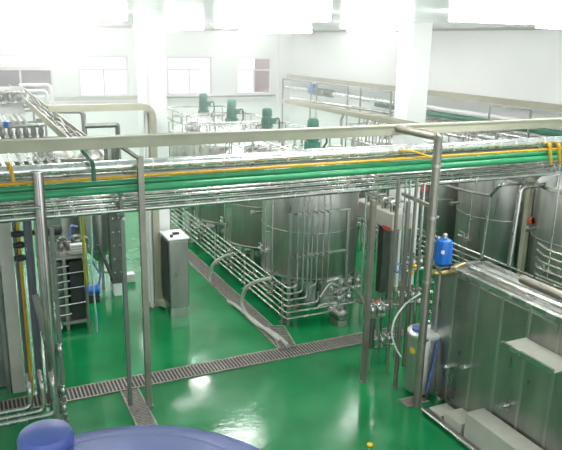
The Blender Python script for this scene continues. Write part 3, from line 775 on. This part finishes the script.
# small white shelf
c0 = aX(527, 339, bx0-.02)
t = thing('wall_shelf', (bx0-.2, c0[1]-.3, c0[2]), 'white tray jutting from the steel unit at the right edge', 'shelf')
ys = c0[1]
MB().bb((bx0-.38, ys-.75, c0[2]-.02), (bx0-.02, ys+.02, c0[2]+.01)).build('tray', CREAM, t)
MB().bb((bx0-.40, ys-.75, c0[2]-.03), (bx0-.37, ys+.03, c0[2]+.03)).build('lip', STEEL, t)
c = aZ(560, 344, c0[2]+.03)
tag(MB().lathe([(.03, 0), (.035, .005), (.035, .07), (.02, .09), (.02, .11)], (c[0], c[1], c0[2]+.01), 16).build('bottle', RED, None, (c[0], c[1], c0[2]+.01)), 'small red container on the white tray at the right edge', 'bottle')
# rail at floor and white plinth blocks
t = thing('floor_rail', (5.46, 6, 0), 'bright steel rail on the floor in front of the steel unit', 'rail')
MB().tube([(5.47, 4.5, .05), (5.47, 6.72, .05)], .03, 12).build('rail', STEEL, t)
MB().bb((5.5, 4.5, 0), (5.54, 6.7, .06)).build('kerb', STEELD, t)
for k, (y0, y1, x1, z) in enumerate(((6.42, 6.68, 5.86, .08), (6.02, 6.36, 5.86, .18), (4.7, 5.95, 5.86, .40))):
    tag(MB().bb((5.56, y0, 0), (x1, y1, z)).build('plinth_block', CREAM, None, (5.7, y0, 0), bevel=.006), ['farthest and lowest', 'middle', 'nearest and tallest'][k] + ' pale block between the floor rail and the steel unit', 'block', 'pale blocks behind the floor rail')

# blue canister with fittings, on the unit's far corner
c = aZ(442.5, 263.5, bz+.02)
t = thing('blue_canister', c, 'bright blue canister on the far corner of the steel unit', 'canister')
x, y, z = c
MB().lathe([(.07, 0), (.11, .01), (.115, .04), (.115, .3), (.105, .34), (.06, .37), (.04, .37)], (x, y, z), 28).build('body', BLUEM, t)
MB().lathe([(.035, .37), (.035, .43), (.02, .44)], (x, y, z), 14).build('neck', STEEL, t)
dv = (Vector((0, 0, 0))-Vector((x, y, 0))).normalized()
MB().lathe([(.03, 0), (.03, .02), (.01, .025)], (x+dv.x*.125, y+dv.y*.125, z+.2), 14, 'y').build('badge', WHITE, t)
m = MB()
for k in range(8):
    a = 2*PI*k/8; m.cyl((x+.116*math.cos(a), y+.116*math.sin(a), z+.04), (x+.116*math.cos(a), y+.116*math.sin(a), z+.3), .008, 6)
m.build('rib', BLUEM, t)
MB().cyl((x+.02, y+.06, 0), (x+.02, y+.06, z-.02), .025, 10).build('stand_post', STEELD, t)
MB().bb((x-.13, y-.13, z-.02), (x+.13, y+.13, z)).build('stand_plate', STEELD, t)
t = thing('pipe_bracket', (x-.1, y-.0, z-.1), 'brownish pipe fittings just below the blue canister', 'fitting')
m = MB(); m.tube([(x-.28, y+.05, z-.12), (x-.06, y-.12, z-.1), (x+.25, y-.18, z+.03)], .022, 10, .05); m.build('pipe', BRASS, t)
m = MB(); valve(m, (x-.2, y-.02, z-.1), 'x', .035); valve(m, (x-.05, y-.14, z-.08), 'x', .03); m.build('valve', BRASS, t)

# ================================================================== VESSEL AND POST AREA
vy_, vr = 7.22, .245; vx_ = aY(422.5, 365, 7.22)[0]
vz = aY(424, 330, vy_)[2]
t = thing('steel_vessel', (vx_, vy_, 0), 'round steel vessel with flat lid and yellow sticker behind the thick pole', 'vessel')
MB().lathe([(vr*.9, .05), (vr, .08), (vr, vz-.06), (vr*.99, vz-.05)], (vx_, vy_, 0), 36).build('shell', SHELL, t)
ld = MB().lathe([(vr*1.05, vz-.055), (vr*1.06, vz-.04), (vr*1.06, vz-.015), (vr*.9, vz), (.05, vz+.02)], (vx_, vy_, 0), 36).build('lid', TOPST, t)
MB().lathe([(.1, vz+.0), (.1, vz+.05), (.05, vz+.06)], (vx_-.1, vy_+.02, 0), 18).build('lid_cap', BTUBE, ld)
for a in (.3, 2.4, 4.5): MB().cyl((vx_+.2*math.cos(a), vy_+.2*math.sin(a), 0), (vx_+.2*math.cos(a), vy_+.2*math.sin(a), .08), .025).build('leg', STEELD, t)
d = Vector((-vx_, -vy_, 0)).normalized(); an = math.atan2(d.y, d.x)-.7
sx, sy = vx_+vr*math.cos(an), vy_+vr*math.sin(an); zsk = vz-.27
m = MB(); k0 = []
P = []
for j in range(20):
    a = 2*PI*j/20; da = .05*math.cos(a)/vr; P.append((vx_+(vr+.004)*math.cos(an+da), vy_+(vr+.004)*math.sin(an+da), zsk+.05*math.sin(a)))
P2 = [(vx_+(vr-.004)*math.cos(math.atan2(p[1]-vy_, p[0]-vx_)), vy_+(vr-.004)*math.sin(math.atan2(p[1]-vy_, p[0]-vx_)), p[2]) for p in P]
m.v = P+P2; m.f = [tuple(range(20)), tuple(reversed(range(20, 40)))]+[(j, 20+j, 20+(j+1) % 20, (j+1) % 20) for j in range(20)]
m.build('sticker', YSTICK, t)
tag(MB().tube(spline([aY(438, 335, 7.05), aY(437, 345, 6.95), aY(434, 362, 6.95), aY(430, 378, 6.95), aY(427, 392, 6.96)]), .02, 8).build('hose', BTUBE, None, (6, 7.2, 0)), 'blue hose hanging down the right side of the steel vessel', 'hose')
tag(MB().tube(spline([aY(421, 293.5, 7.35), aY(412, 299, 7.35), aY(403, 307, 7.4), aY(395, 319, 7.4), aY(392, 334, 7.4), aY(396, 348, 7.4), aY(401, 357, 7.35)]), .012, 8).build('hose', WTUBE, None, (5.3, 7.4, 1)), 'thin white tube curving down left of the steel vessel', 'hose')
# filter housings
for i, (p_, y0, y1, Y, w, lb, mm) in enumerate(((372.5, 308, 348, 8.0, .055, 'dark slim filter housing beside the grey post', DARKST), (380.5, 305, 336, 8.3, .05, 'steel slim filter housing right of the dark one', STEEL), (411, 300, 325, 8.2, .045, 'small filter housing above the steel vessel', STEELD))):
    a = aY(p_, y0, Y); b_ = aY(p_, y1, Y)
    t = thing('filter_housing', (a[0], Y, b_[2]), lb, 'filter', 'slim filter housings')
    MB().lathe([(w*.4, 0), (w, .03), (w, a[2]-b_[2]-.05), (w*.95, a[2]-b_[2])], (a[0], Y, b_[2]), 18).build('body', mm, t)
    MB().lathe([(w*1.35, 0), (w*1.35, .04), (w*.7, .06), (.015, .09)], (a[0], Y, a[2]), 18).build('cap', STEEL, t)
    m = MB(); m.tube([(a[0], Y, b_[2]), (a[0], Y, 0)], .018, 8); m.build('stem', STEELD, t)
    m = MB(); valve(m, (a[0]+.12, Y-.04, a[2]-.03), 'x', .04); m.cyl((a[0]-.03, Y-.03, a[2]-.03), (a[0]+.15, Y-.03, a[2]-.03), .02); m.build('side_valve', STEEL, t)
    MB().lathe([(.03, 0), (.035, .02), (.02, .04)], (a[0], Y, a[2]+.1), 12).build('knob', DARK, t)
# vertical pipes and valve groups around poles
for i, (p0, y0, p1, y1, Y, r, lb) in enumerate((
    (398, 195, 387.5, 345, 8.15, .03, 'brownish vertical pipe left of the two pale column faces'),
    (405, 195, 398, 300, 8.3, .018, 'thin vertical pipe in front of the white column, left one'),
    (409.5, 195, 402, 300, 8.3, .018, 'thin vertical pipe in front of the white column, middle one'),
    (416, 195, 408, 300, 8.0, .026, 'vertical steel pipe in front of the white column, right one'),
    (366.5, 195, 362, 270, 9.6, .02, 'thin vertical pipe behind the grey post'),
    (422.5, 200, 414, 330, 7.7, .022, 'vertical pipe just left of the thick pole'),
    (391, 300, 387, 380, 7.9, .022, 'short vertical pipe below the white tube'),
    (429, 280, 424, 345, 7.6, .015, 'thin vertical pipe with small valves right of the thick pole'))):
    a = aY(p0, y0, Y); b_ = aY(p1, y1, Y); x = (a[0]+b_[0])/2
    tag(MB().tube([(x, Y, a[2]+.25 if y0 < 210 else a[2]), (x, Y, 0)], r, 10).build('riser_pipe', POST if i in (0, 3) else STEEL, None, (x, Y, 0)), lb, 'pipe', 'vertical pipes round the thick pole')
p = aY(404, 300, 8.1); manifold('row of steel valves with black knobs left of the thick pole', 4, p[0]-.1, 8.1, p[2]-.05, .11)
p = aY(404, 268, 8.2); upm = manifold('upper steel valves with blue and orange caps, left of the thick pole', 3, p[0]+.02, 8.2, p[2]-.05, .13)
p = aY(378, 309, 7.95); manifold('steel valves on top of the slim filter housings', 2, p[0]-.12, 7.95, p[2]-.12, .13)
p = aY(385, 345, 7.9); manifold('low valve pair under the slim filter housings', 2, p[0]-.08, 7.9, p[2]-.02, .13)
t = thing('valve_column', (5.85, 7.62, 0), 'column of small steel valves behind the thick pole', 'valves')
c = aY(425.5, 300, 7.68); MB().cyl((c[0], 7.68, 0), (c[0], 7.68, 2.2), .02, 10).build('riser', STEELD, t)
for k in range(6):
    c = aY(428-k*.9, 283+k*10, 7.62); valve(MB(), c, 'x', .035).build('valve', STEEL, t)
    
for k, (p_, y_, mm, lb) in enumerate(((398, 268, BTUBE, 'blue cap ring on the upper valves, left one'), (407, 262, BTUBE, 'blue ring on the upper valves, right one'))):
    c = aY(p_, y_, 8.1); tag(MB().ring(c, .07, .012, 20, 'y').build('cable_loop', mm, None, c), lb, 'cable', 'blue cable loops on the upper valves')
for k, (p_, y_) in enumerate(((405, 269), (415, 269), (411, 275))):
    c = aY(p_, y_, 8.08); o = MB().lathe([(.02, 0), (.035, .01), (.035, .06), (.015, .07)], c, 12).build('valve_cap', YSTICK if k else CREAM, upm); o['label'] = ['cream cap', 'yellow cap', 'lower yellow cap'][k]

# machine with white top box behind
ux = 7.25
a = aX(354, 199, ux); b_ = aX(393, 214, ux); 
Y1, Y0 = a[1], b_[1]; zt2 = a[2]; zb2 = aX(354, 214, ux)[2]
t = thing('framed_machine', (ux+.3, (Y0+Y1)/2, 0), 'steel framed machine with white top box behind the grey post', 'machine')
MB().bb((ux, Y0, zb2), (ux+.45, Y1, zt2)).build('top_box', CREAM, t, bevel=.01)
for x in (ux+.03, ux+.42):
    for y in (Y0+.03, Y1-.03): MB().bar((x, y, 0), (x, y, zb2), .07).build('leg', FRAMEM, t)
MB().bb((ux+.12, Y0+.45, .1), (ux+.3, Y0+.62, zb2-.02)).build('inner_column', DARKST, t)
MB().bar((ux-.25, Y0, .12), (ux+.45, Y0, .12), .05).build('lower_bar', STEELD, t)
c = aY(377.5, 270.5, Y0-.03); MB().box((c[0]-.0, Y0-.04, .14), (.26, .015, .09)).build('orange_plate', ORANGE, t)
MB().bb((ux-.01, Y0+.05, zb2-.03), (ux+.01, Y0+.3, zb2+.05)).build('red_label', RED, t)
for k in range(4):
    m = MB(); m.tube([(ux+.1, Y0+.2+k*.3, zt2), (ux+.1, Y0+.2+k*.3, zt2+.2), (ux+.35, Y0+.2+k*.3, zt2+.2)], .035, 10, .05); m.cyl((ux+.2, Y0+.2+k*.3, zt2), (ux+.2, Y0+.2+k*.3, zt2+.12), .06); m.build('top_fitting', STEEL, t)
# small thing on the floor behind
# ================================================================== CABINET
x0, x1, y0, y1, zc = 3.14, 3.50, 11.27, 11.85, 1.52
t = thing('control_cabinet', (3.32, 11.5, 0), 'tall narrow stainless control cabinet in front of the left white column', 'cabinet')
m = MB(); m.bb((x0, y0, .2), (x1, y1, zc)); m.build('body', STEELD, t, bevel=.01)
MB().bb((x0+.01, y0+.01, 0), (x1-.01, y1-.01, .2)).build('plinth', STEEL, t)
MB().bb((x0+.015, y0-.012, .22), (x1-.015, y0+.005, zc-.03)).build('door', STEELD, t, bevel=.004)
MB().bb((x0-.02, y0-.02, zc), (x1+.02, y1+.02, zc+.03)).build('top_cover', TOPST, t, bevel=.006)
m = MB(); m.bb((x0-.012, y0+.06, .28), (x0, y1-.06, zc-.06)); m.build('side_opening', DARK, t, bevel=.01)
m = MB(); m.lathe([(.03, 0), (.03, .04), (.01, .05)], (x0+.08, y0+.12, zc+.03), 12); m.bb((x0+.15, y0+.25, zc+.03), (x0+.27, y0+.33, zc+.06)); m.build('top_switch', DARK, t)

# ================================================================== LEFT TANKS AND SKID
for i, (px_, Yc, rr, zb, lb) in enumerate(((61, 13.9, .42, .9, 'left wide grey steel tank behind the pump skid'), (99, 13.6, .33, .85, 'narrower pale steel tank right of the yellow riser'))):
    c = aY(px_, 250, Yc)
    t = thing('process_tank', (c[0], Yc, 0), lb, 'tank', 'grey tanks behind the pump skid')
    MB().lathe([(.08, zb-.3), (rr*.98, zb), (rr, zb+.03), (rr, 2.7), (rr*.9, 2.78), (.1, 2.95)], (c[0], Yc, 0), 40).build('shell', SHELL, t)
    for k in range(3):
        a = PI/6+k*2*PI/3; m = MB().bar((c[0]+rr*.9*math.cos(a), Yc+rr*.9*math.sin(a), 0), (c[0]+rr*.9*math.cos(a), Yc+rr*.9*math.sin(a), zb+.2), .05).build('leg', STEELD, t)
    MB().tube([(c[0], Yc, zb-.28), (c[0], Yc, .3), (c[0]+.3, Yc-.2, .3)], .03, 10, .06).build('outlet_pipe', STEEL, t)
c = aY(116.5, 250, 12.9)
t = thing('equipment_column', (c[0], 12.9, 0), 'dark riveted steel column with pale foot right of the grey tanks', 'column')
MB().bb((c[0]-.12, 12.85, .25), (c[0]+.12, 13.1, 3.0)).build('shaft', DARKST, t)
m = MB()
for k in range(9): 
    for s in (-.06, .06): m.cyl((c[0]+s, 12.85, .5+k*.28), (c[0]+s, 12.83, .5+k*.28), .018, 8)
m.build('bolt', STEEL, t)
MB().tube([(c[0]-.35, 12.9, 1.1), (c[0]-.1, 12.85, .35)], .04, 10).build('brace', DARKST, t)
MB().bb((c[0]-.1, 12.83, 0), (c[0]+.06, 13.0, .25)).build('foot', WHITE, t)
c = aZ(129, 281, 0)
tag(MB().bb((c[0]-.1, c[1]-.1, 0), (c[0]+.12, c[1]+.1, .18)).build('small_box', WHITE, None, (c[0], c[1], 0), bevel=.01), 'small white box on the floor right of the grey tanks', 'box')

# plate heat exchanger skid
Yh = 11.5
t = thing('plate_heat_exchanger', (1.4, Yh, 0), 'dark plate stack in a steel frame at left, in front of the grey tanks', 'machine')
xa_, xb_ = aY(53, 290, Yh)[0], aY(86.5, 290, Yh)[0]
def zz(y, p=70): return aY(p, y, Yh)[2]
for x in (xa_, (xa_*.42+xb_*.58)-.12, xb_): MB().bar((x, Yh-.02, 0), (x, Yh-.02, zz(258)), .05).build('upright', STEELD, t)
MB().bb((xa_+(xb_-xa_)*.52, Yh, .18), (xb_-.03, Yh+.55, zz(262))).build('plate_stack', DARK, t)
for k in range(7):
    y = [266, 273, 281, 288, 296, 304, 314][k]
    MB().tube([(xa_, Yh-.04, zz(y)), (xb_+(.0 if k % 2 else -.28), Yh-.04, zz(y)+.02)], .016, 8).build('tie_rod', STEEL, t)
m = MB()
for k in range(10): m.bb((xa_+.03, Yh+.05+k*.05, .3), (xa_+(xb_-xa_)*.45, Yh+.07+k*.05, zz(262)))
m.build('thin_plates', FRAMEM, t)
MB().bb((xa_-.03, Yh-.05, .12), (xb_+.03, Yh+.6, .18)).build('base', STEELD, t)
MB().bb((xa_-.03, Yh-.05, zz(258)), (xb_+.03, Yh+.6, zz(258)+.05)).build('top_frame', STEELD, t)
t = thing('pump_skid', (1.4, 12.2, 0), 'cluster of pipes, pumps and valves on top of the plate stack', 'pump')
m = MB(); zt3 = zz(256)+.05
for k in range(5):
    x = xa_+.02+k*.13; m.tube([(x, Yh+.2, zt3), (x, Yh+.2, zt3+.18+.05*(k % 2)), (x+.12, Yh+.25, zt3+.2+.05*(k % 2)), (x+.12, Yh+.25, zt3)], .025, 8, .05)
m.build('pipe', STEEL, t)
for k in range(4): valve(MB(), (xa_+.05+k*.14, Yh+.12, zt3+.1), 'z', .045).build('valve', STEELD, t)
MB().lathe([(.06, -.15), (.09, -.14), (.09, .12), (.05, .15)], (xa_+.1, Yh+.3, zt3+.35), 16, 'x').build('motor', DARK, t)
MB().tube([(xa_+.35, Yh+.2, zt3+.1), (xa_+.4, Yh+.2, zt3+.45), (xa_+.5, Yh+.2, zt3+.4)], .02, 8, .05).build('cable', BTUBE, t)
c = aY(78, 248, 11.42)
t = thing('control_box', c, 'white louvred box beside the yellow riser above the plate stack', 'box')
MB().box(c, (.26, .12, .16)).build('case', WHITE, t, bevel=.008)
m = MB()
for k in range(3): m.box((c[0], c[1]-.065, c[2]-.045+k*.045), (.24, .01, .012))
m.build('louvre', STEELD, t)
MB().bar((c[0], c[1]+.05, c[2]-.08), (c[0], c[1]+.05, zt3-.005), .03).build('bracket', STEELD, t)
# risers here
Yr = 11.2
x = aY(84, 250, Yr)[0]
tag(MB().cyl((x, Yr, .95), (x, Yr, 3.0), .026).build('riser_pipe', mat('yellow_green_paint', (.36, .32, .02), .4), None, (x, Yr, 0)), 'yellow vertical riser in front of the grey tanks', 'pipe')
tag(MB().cyl((x, Yr, 0), (x, Yr, .95), .018).build('riser_pipe', STEELD, None, (x, Yr, 0)), 'thin steel pipe continuing below the yellow riser to the floor', 'pipe')
x = aY(91.5, 230, Yr)[0]
tag(MB().tube([(x, Yr, 3.0), (x, Yr, 1.6), (x-.04, Yr, 1.3), (x+.0, Yr, .2), (x+.0, Yr, 0)], .015).build('riser_pipe', mat('pale_aqua_tube', (.45, .62, .6), .3), None, (x, Yr, 0)), 'pale aqua tube hanging right of the yellow riser', 'pipe')
c = aZ(91, 290, .25)
t = thing('floor_pump', (c[0], c[1], 0), 'small blue floor pump right of the plate stack', 'pump')
MB().lathe([(.05, -.14), (.08, -.13), (.08, .1), (.11, .11), (.11, .16), (.03, .17)], c, 18, 'x').build('motor', BLUEM, t)
MB().bb((c[0]-.14, c[1]-.08, 0), (c[0]+.14, c[1]+.08, .15)).build('base', DARK, t)
MB().tube([(c[0]+.14, c[1], c[2]), (c[0]+.2, c[1], c[2]+.3), (c[0]+.05, c[1], c[2]+.6)], .02, 8, .05).build('hose', BTUBE, t)
c = aZ(95, 296, 0)
tag(MB().lathe([(.07, 0), (.1, .01), (.11, .2), (.115, .22), (.1, .22)], (c[0], c[1], 0), 20).build('bucket', HOSE, None, (c[0], c[1], 0)), 'grey bucket on the floor beside the small blue pump', 'bucket')

# ================================================================== FAR LEFT VERTICALS
def vert(px_, py_, Y, r, m_, label, z0=0, z1=3.3, shape='c', name='riser_pipe', cat='pipe', grp='vertical runs at the left picture edge'):
    x = aY(px_, py_, Y)[0]; m = MB()
    if shape == 'c': m.cyl((x, Y, z0), (x, Y, z1), r, 12)
    else: m.bb((x-r, Y-r, z0), (x+r, Y+r, z1))
    tag(m.build(name, m_, None, (x, Y, 0)), label, cat, grp); return x
vert(10.5, 300, 9.6, .085, CREAM, 'wide pale vertical duct at the left picture edge', shape='b', name='cable_duct', cat='cable duct')
vert(20, 290, 9.5, .03, BLUEG, 'slim dark blue riser right of the pale duct')
vert(24, 300, 9.45, .022, YELLOW, 'yellow vertical riser at the left picture edge')
vert(31, 270, 9.3, .055, BLUEG, 'thick blue grey riser left of the bright pole')
vert(17, 240, 9.9, .05, STEELD, 'dull steel riser between the pale duct and yellow riser')
vert(42, 280, 9.1, .045, STEELD, 'steel riser directly behind the bright pole')
t = thing('side_tank', (-.5, 10.2, 0), 'dark steel tank wall at the left picture edge', 'tank')
MB().bb((-1.3, 9.75, 0), (.30, 11, 3.1)).build('shell', SHELL, t, bevel=.02)
MB().bb((-1.32, 9.72, 1.4), (.32, 9.75, 1.46)).build('band', STEELD, t)
# small valves on these risers
for k, (p_, y_) in enumerate(((18, 234), (20, 245), (28, 233), (21, 258))):
    c = aY(p_, y_, 9.35); o = valve(MB(), c, 'x', .04).build('riser_valve', DARK, None, c)
    tag(o, 'small black valve on the left risers, ' + ['topmost left', 'second left', 'right one', 'lowest left'][k], 'valve', 'black valves on the left risers')
# low horizontal pipes bottom-left
for k, (ya, xe_, yb) in enumerate(((412.5, 31, 403), (418.5, 44, 408), (424, 55, 414))):
    Y = 8.45-.12*k; z = aY(5, ya, Y)[2]; x = aY(xe_, yb, Y)[0]
    tag(MB().tube([(-1, Y, z), (x, Y, z), (x, Y, z+.3+.1*k), (x, Y+.35, z+.3+.1*k)], .032, 12, .09).build('floor_pipe', STEEL, None, (0, Y, z)), ['farthest', 'middle', 'nearest'][k] + ' of the low steel pipes bending up at bottom left', 'pipe', 'low pipes at bottom left')
c = aY(56, 310, 9.2)
t = thing('notice_plate', c, 'small pale ladder shaped bracket right of the bright pole', 'bracket')
m = MB(); a = aY(51, 304, 9.0); b_ = aY(60, 330, 9.0); m.bar(a, b_, .02); a2 = aY(54, 303, 9.0); b2 = aY(62, 328, 9.0); m.bar(a2, b2, .02)
for k in range(6): m.bar(Vector(a).lerp(Vector(b_), k/5), Vector(a2).lerp(Vector(b2), k/5), .015)
m.build('rails', WHITE, t)
a = aY(35, 295, 9.2); b_ = aY(48, 345, 8.7)
tag(MB().bar(a, b_, .09, .03).build('slanted_tray', STEELD, None, a), 'slanted grey tray piece leaning behind the bright pole', 'tray')

# ================================================================== BLUE TANK BOTTOM LEFT
cx_, cy_, cr_, cz = .5, 2.8, 1.04, 2.67
t = thing('plastic_tank', (cx_, cy_, 0), 'large blue plastic tank seen from above at the bottom left', 'tank')
MB().lathe([(cr_*.97, 0), (cr_, .04), (cr_*.98, .6), (cr_, .65), (cr_*.98, 1.2), (cr_, 1.25), (cr_*.98, 1.8), (cr_, 1.85), (cr_, cz-.12), (cr_*.985, cz-.04), (cr_*.93, cz), (cr_*.72, cz+.05)], (cx_, cy_, 0), 64).build('body', BLUE, t)
MB().lathe([(.74*cr_, cz+.03), (.74*cr_, cz+.07), (.70*cr_, cz+.09), (.4*cr_, cz+.13), (.02, cz+.15)], (cx_, cy_, 0), 64).build('top_dome', BLUE, t)
ll = MB().lathe([(.145, cz-.05), (.145, cz+.07), (.155, cz+.08), (.155, cz+.13), (.14, cz+.16), (.05, cz+.18)], (.25, 3.6, 0), 36).build('small_lid', BLUE, t)
# yellow scrap on the floor
c = aZ(370, 446, 0)
tag(MB().lathe([(.03, 0), (.04, .01), (.04, .03), (.02, .035)], c, 12).build('yellow_cap', YSTICK, None, c), 'small yellow cap lying on the green floor', 'cap')

# haze volume added to veil the far upper hall in pale light
HAZE = bpy.data.materials.new('veil_haze'); HAZE.use_nodes = True
nt = HAZE.node_tree; nt.nodes.clear()
o_ = nt.nodes.new('ShaderNodeOutputMaterial'); v_ = nt.nodes.new('ShaderNodeVolumeScatter')
v_.inputs['Color'].default_value = (.97, 1, .98, 1); v_.inputs['Density'].default_value = .05; v_.inputs['Anisotropy'].default_value = .3
nt.links.new(v_.outputs[0], o_.inputs['Volume'])
o = MB().bb((XL+.02, 9.3, 3.35), (XW-.02, YB-.02, ZC-.02)).build('veil_haze', HAZE)
tag(o, 'thin pale haze added under the ceiling as a washed-out veil', 'haze', kind='stuff')

# ================================================================== LIGHT
w = bpy.data.worlds.new('world'); SC.world = w; w.use_nodes = True
bg = w.node_tree.nodes['Background']; bg.inputs[0].default_value = (.93, .97, 1, 1); bg.inputs[1].default_value = 1.15
vs = SC.view_settings; vs.view_transform = 'Standard'; vs.look = 'None'; vs.gamma = 1; vs.use_curve_mapping = False
vs.exposure = 1.12
bpy.context.view_layer.update()
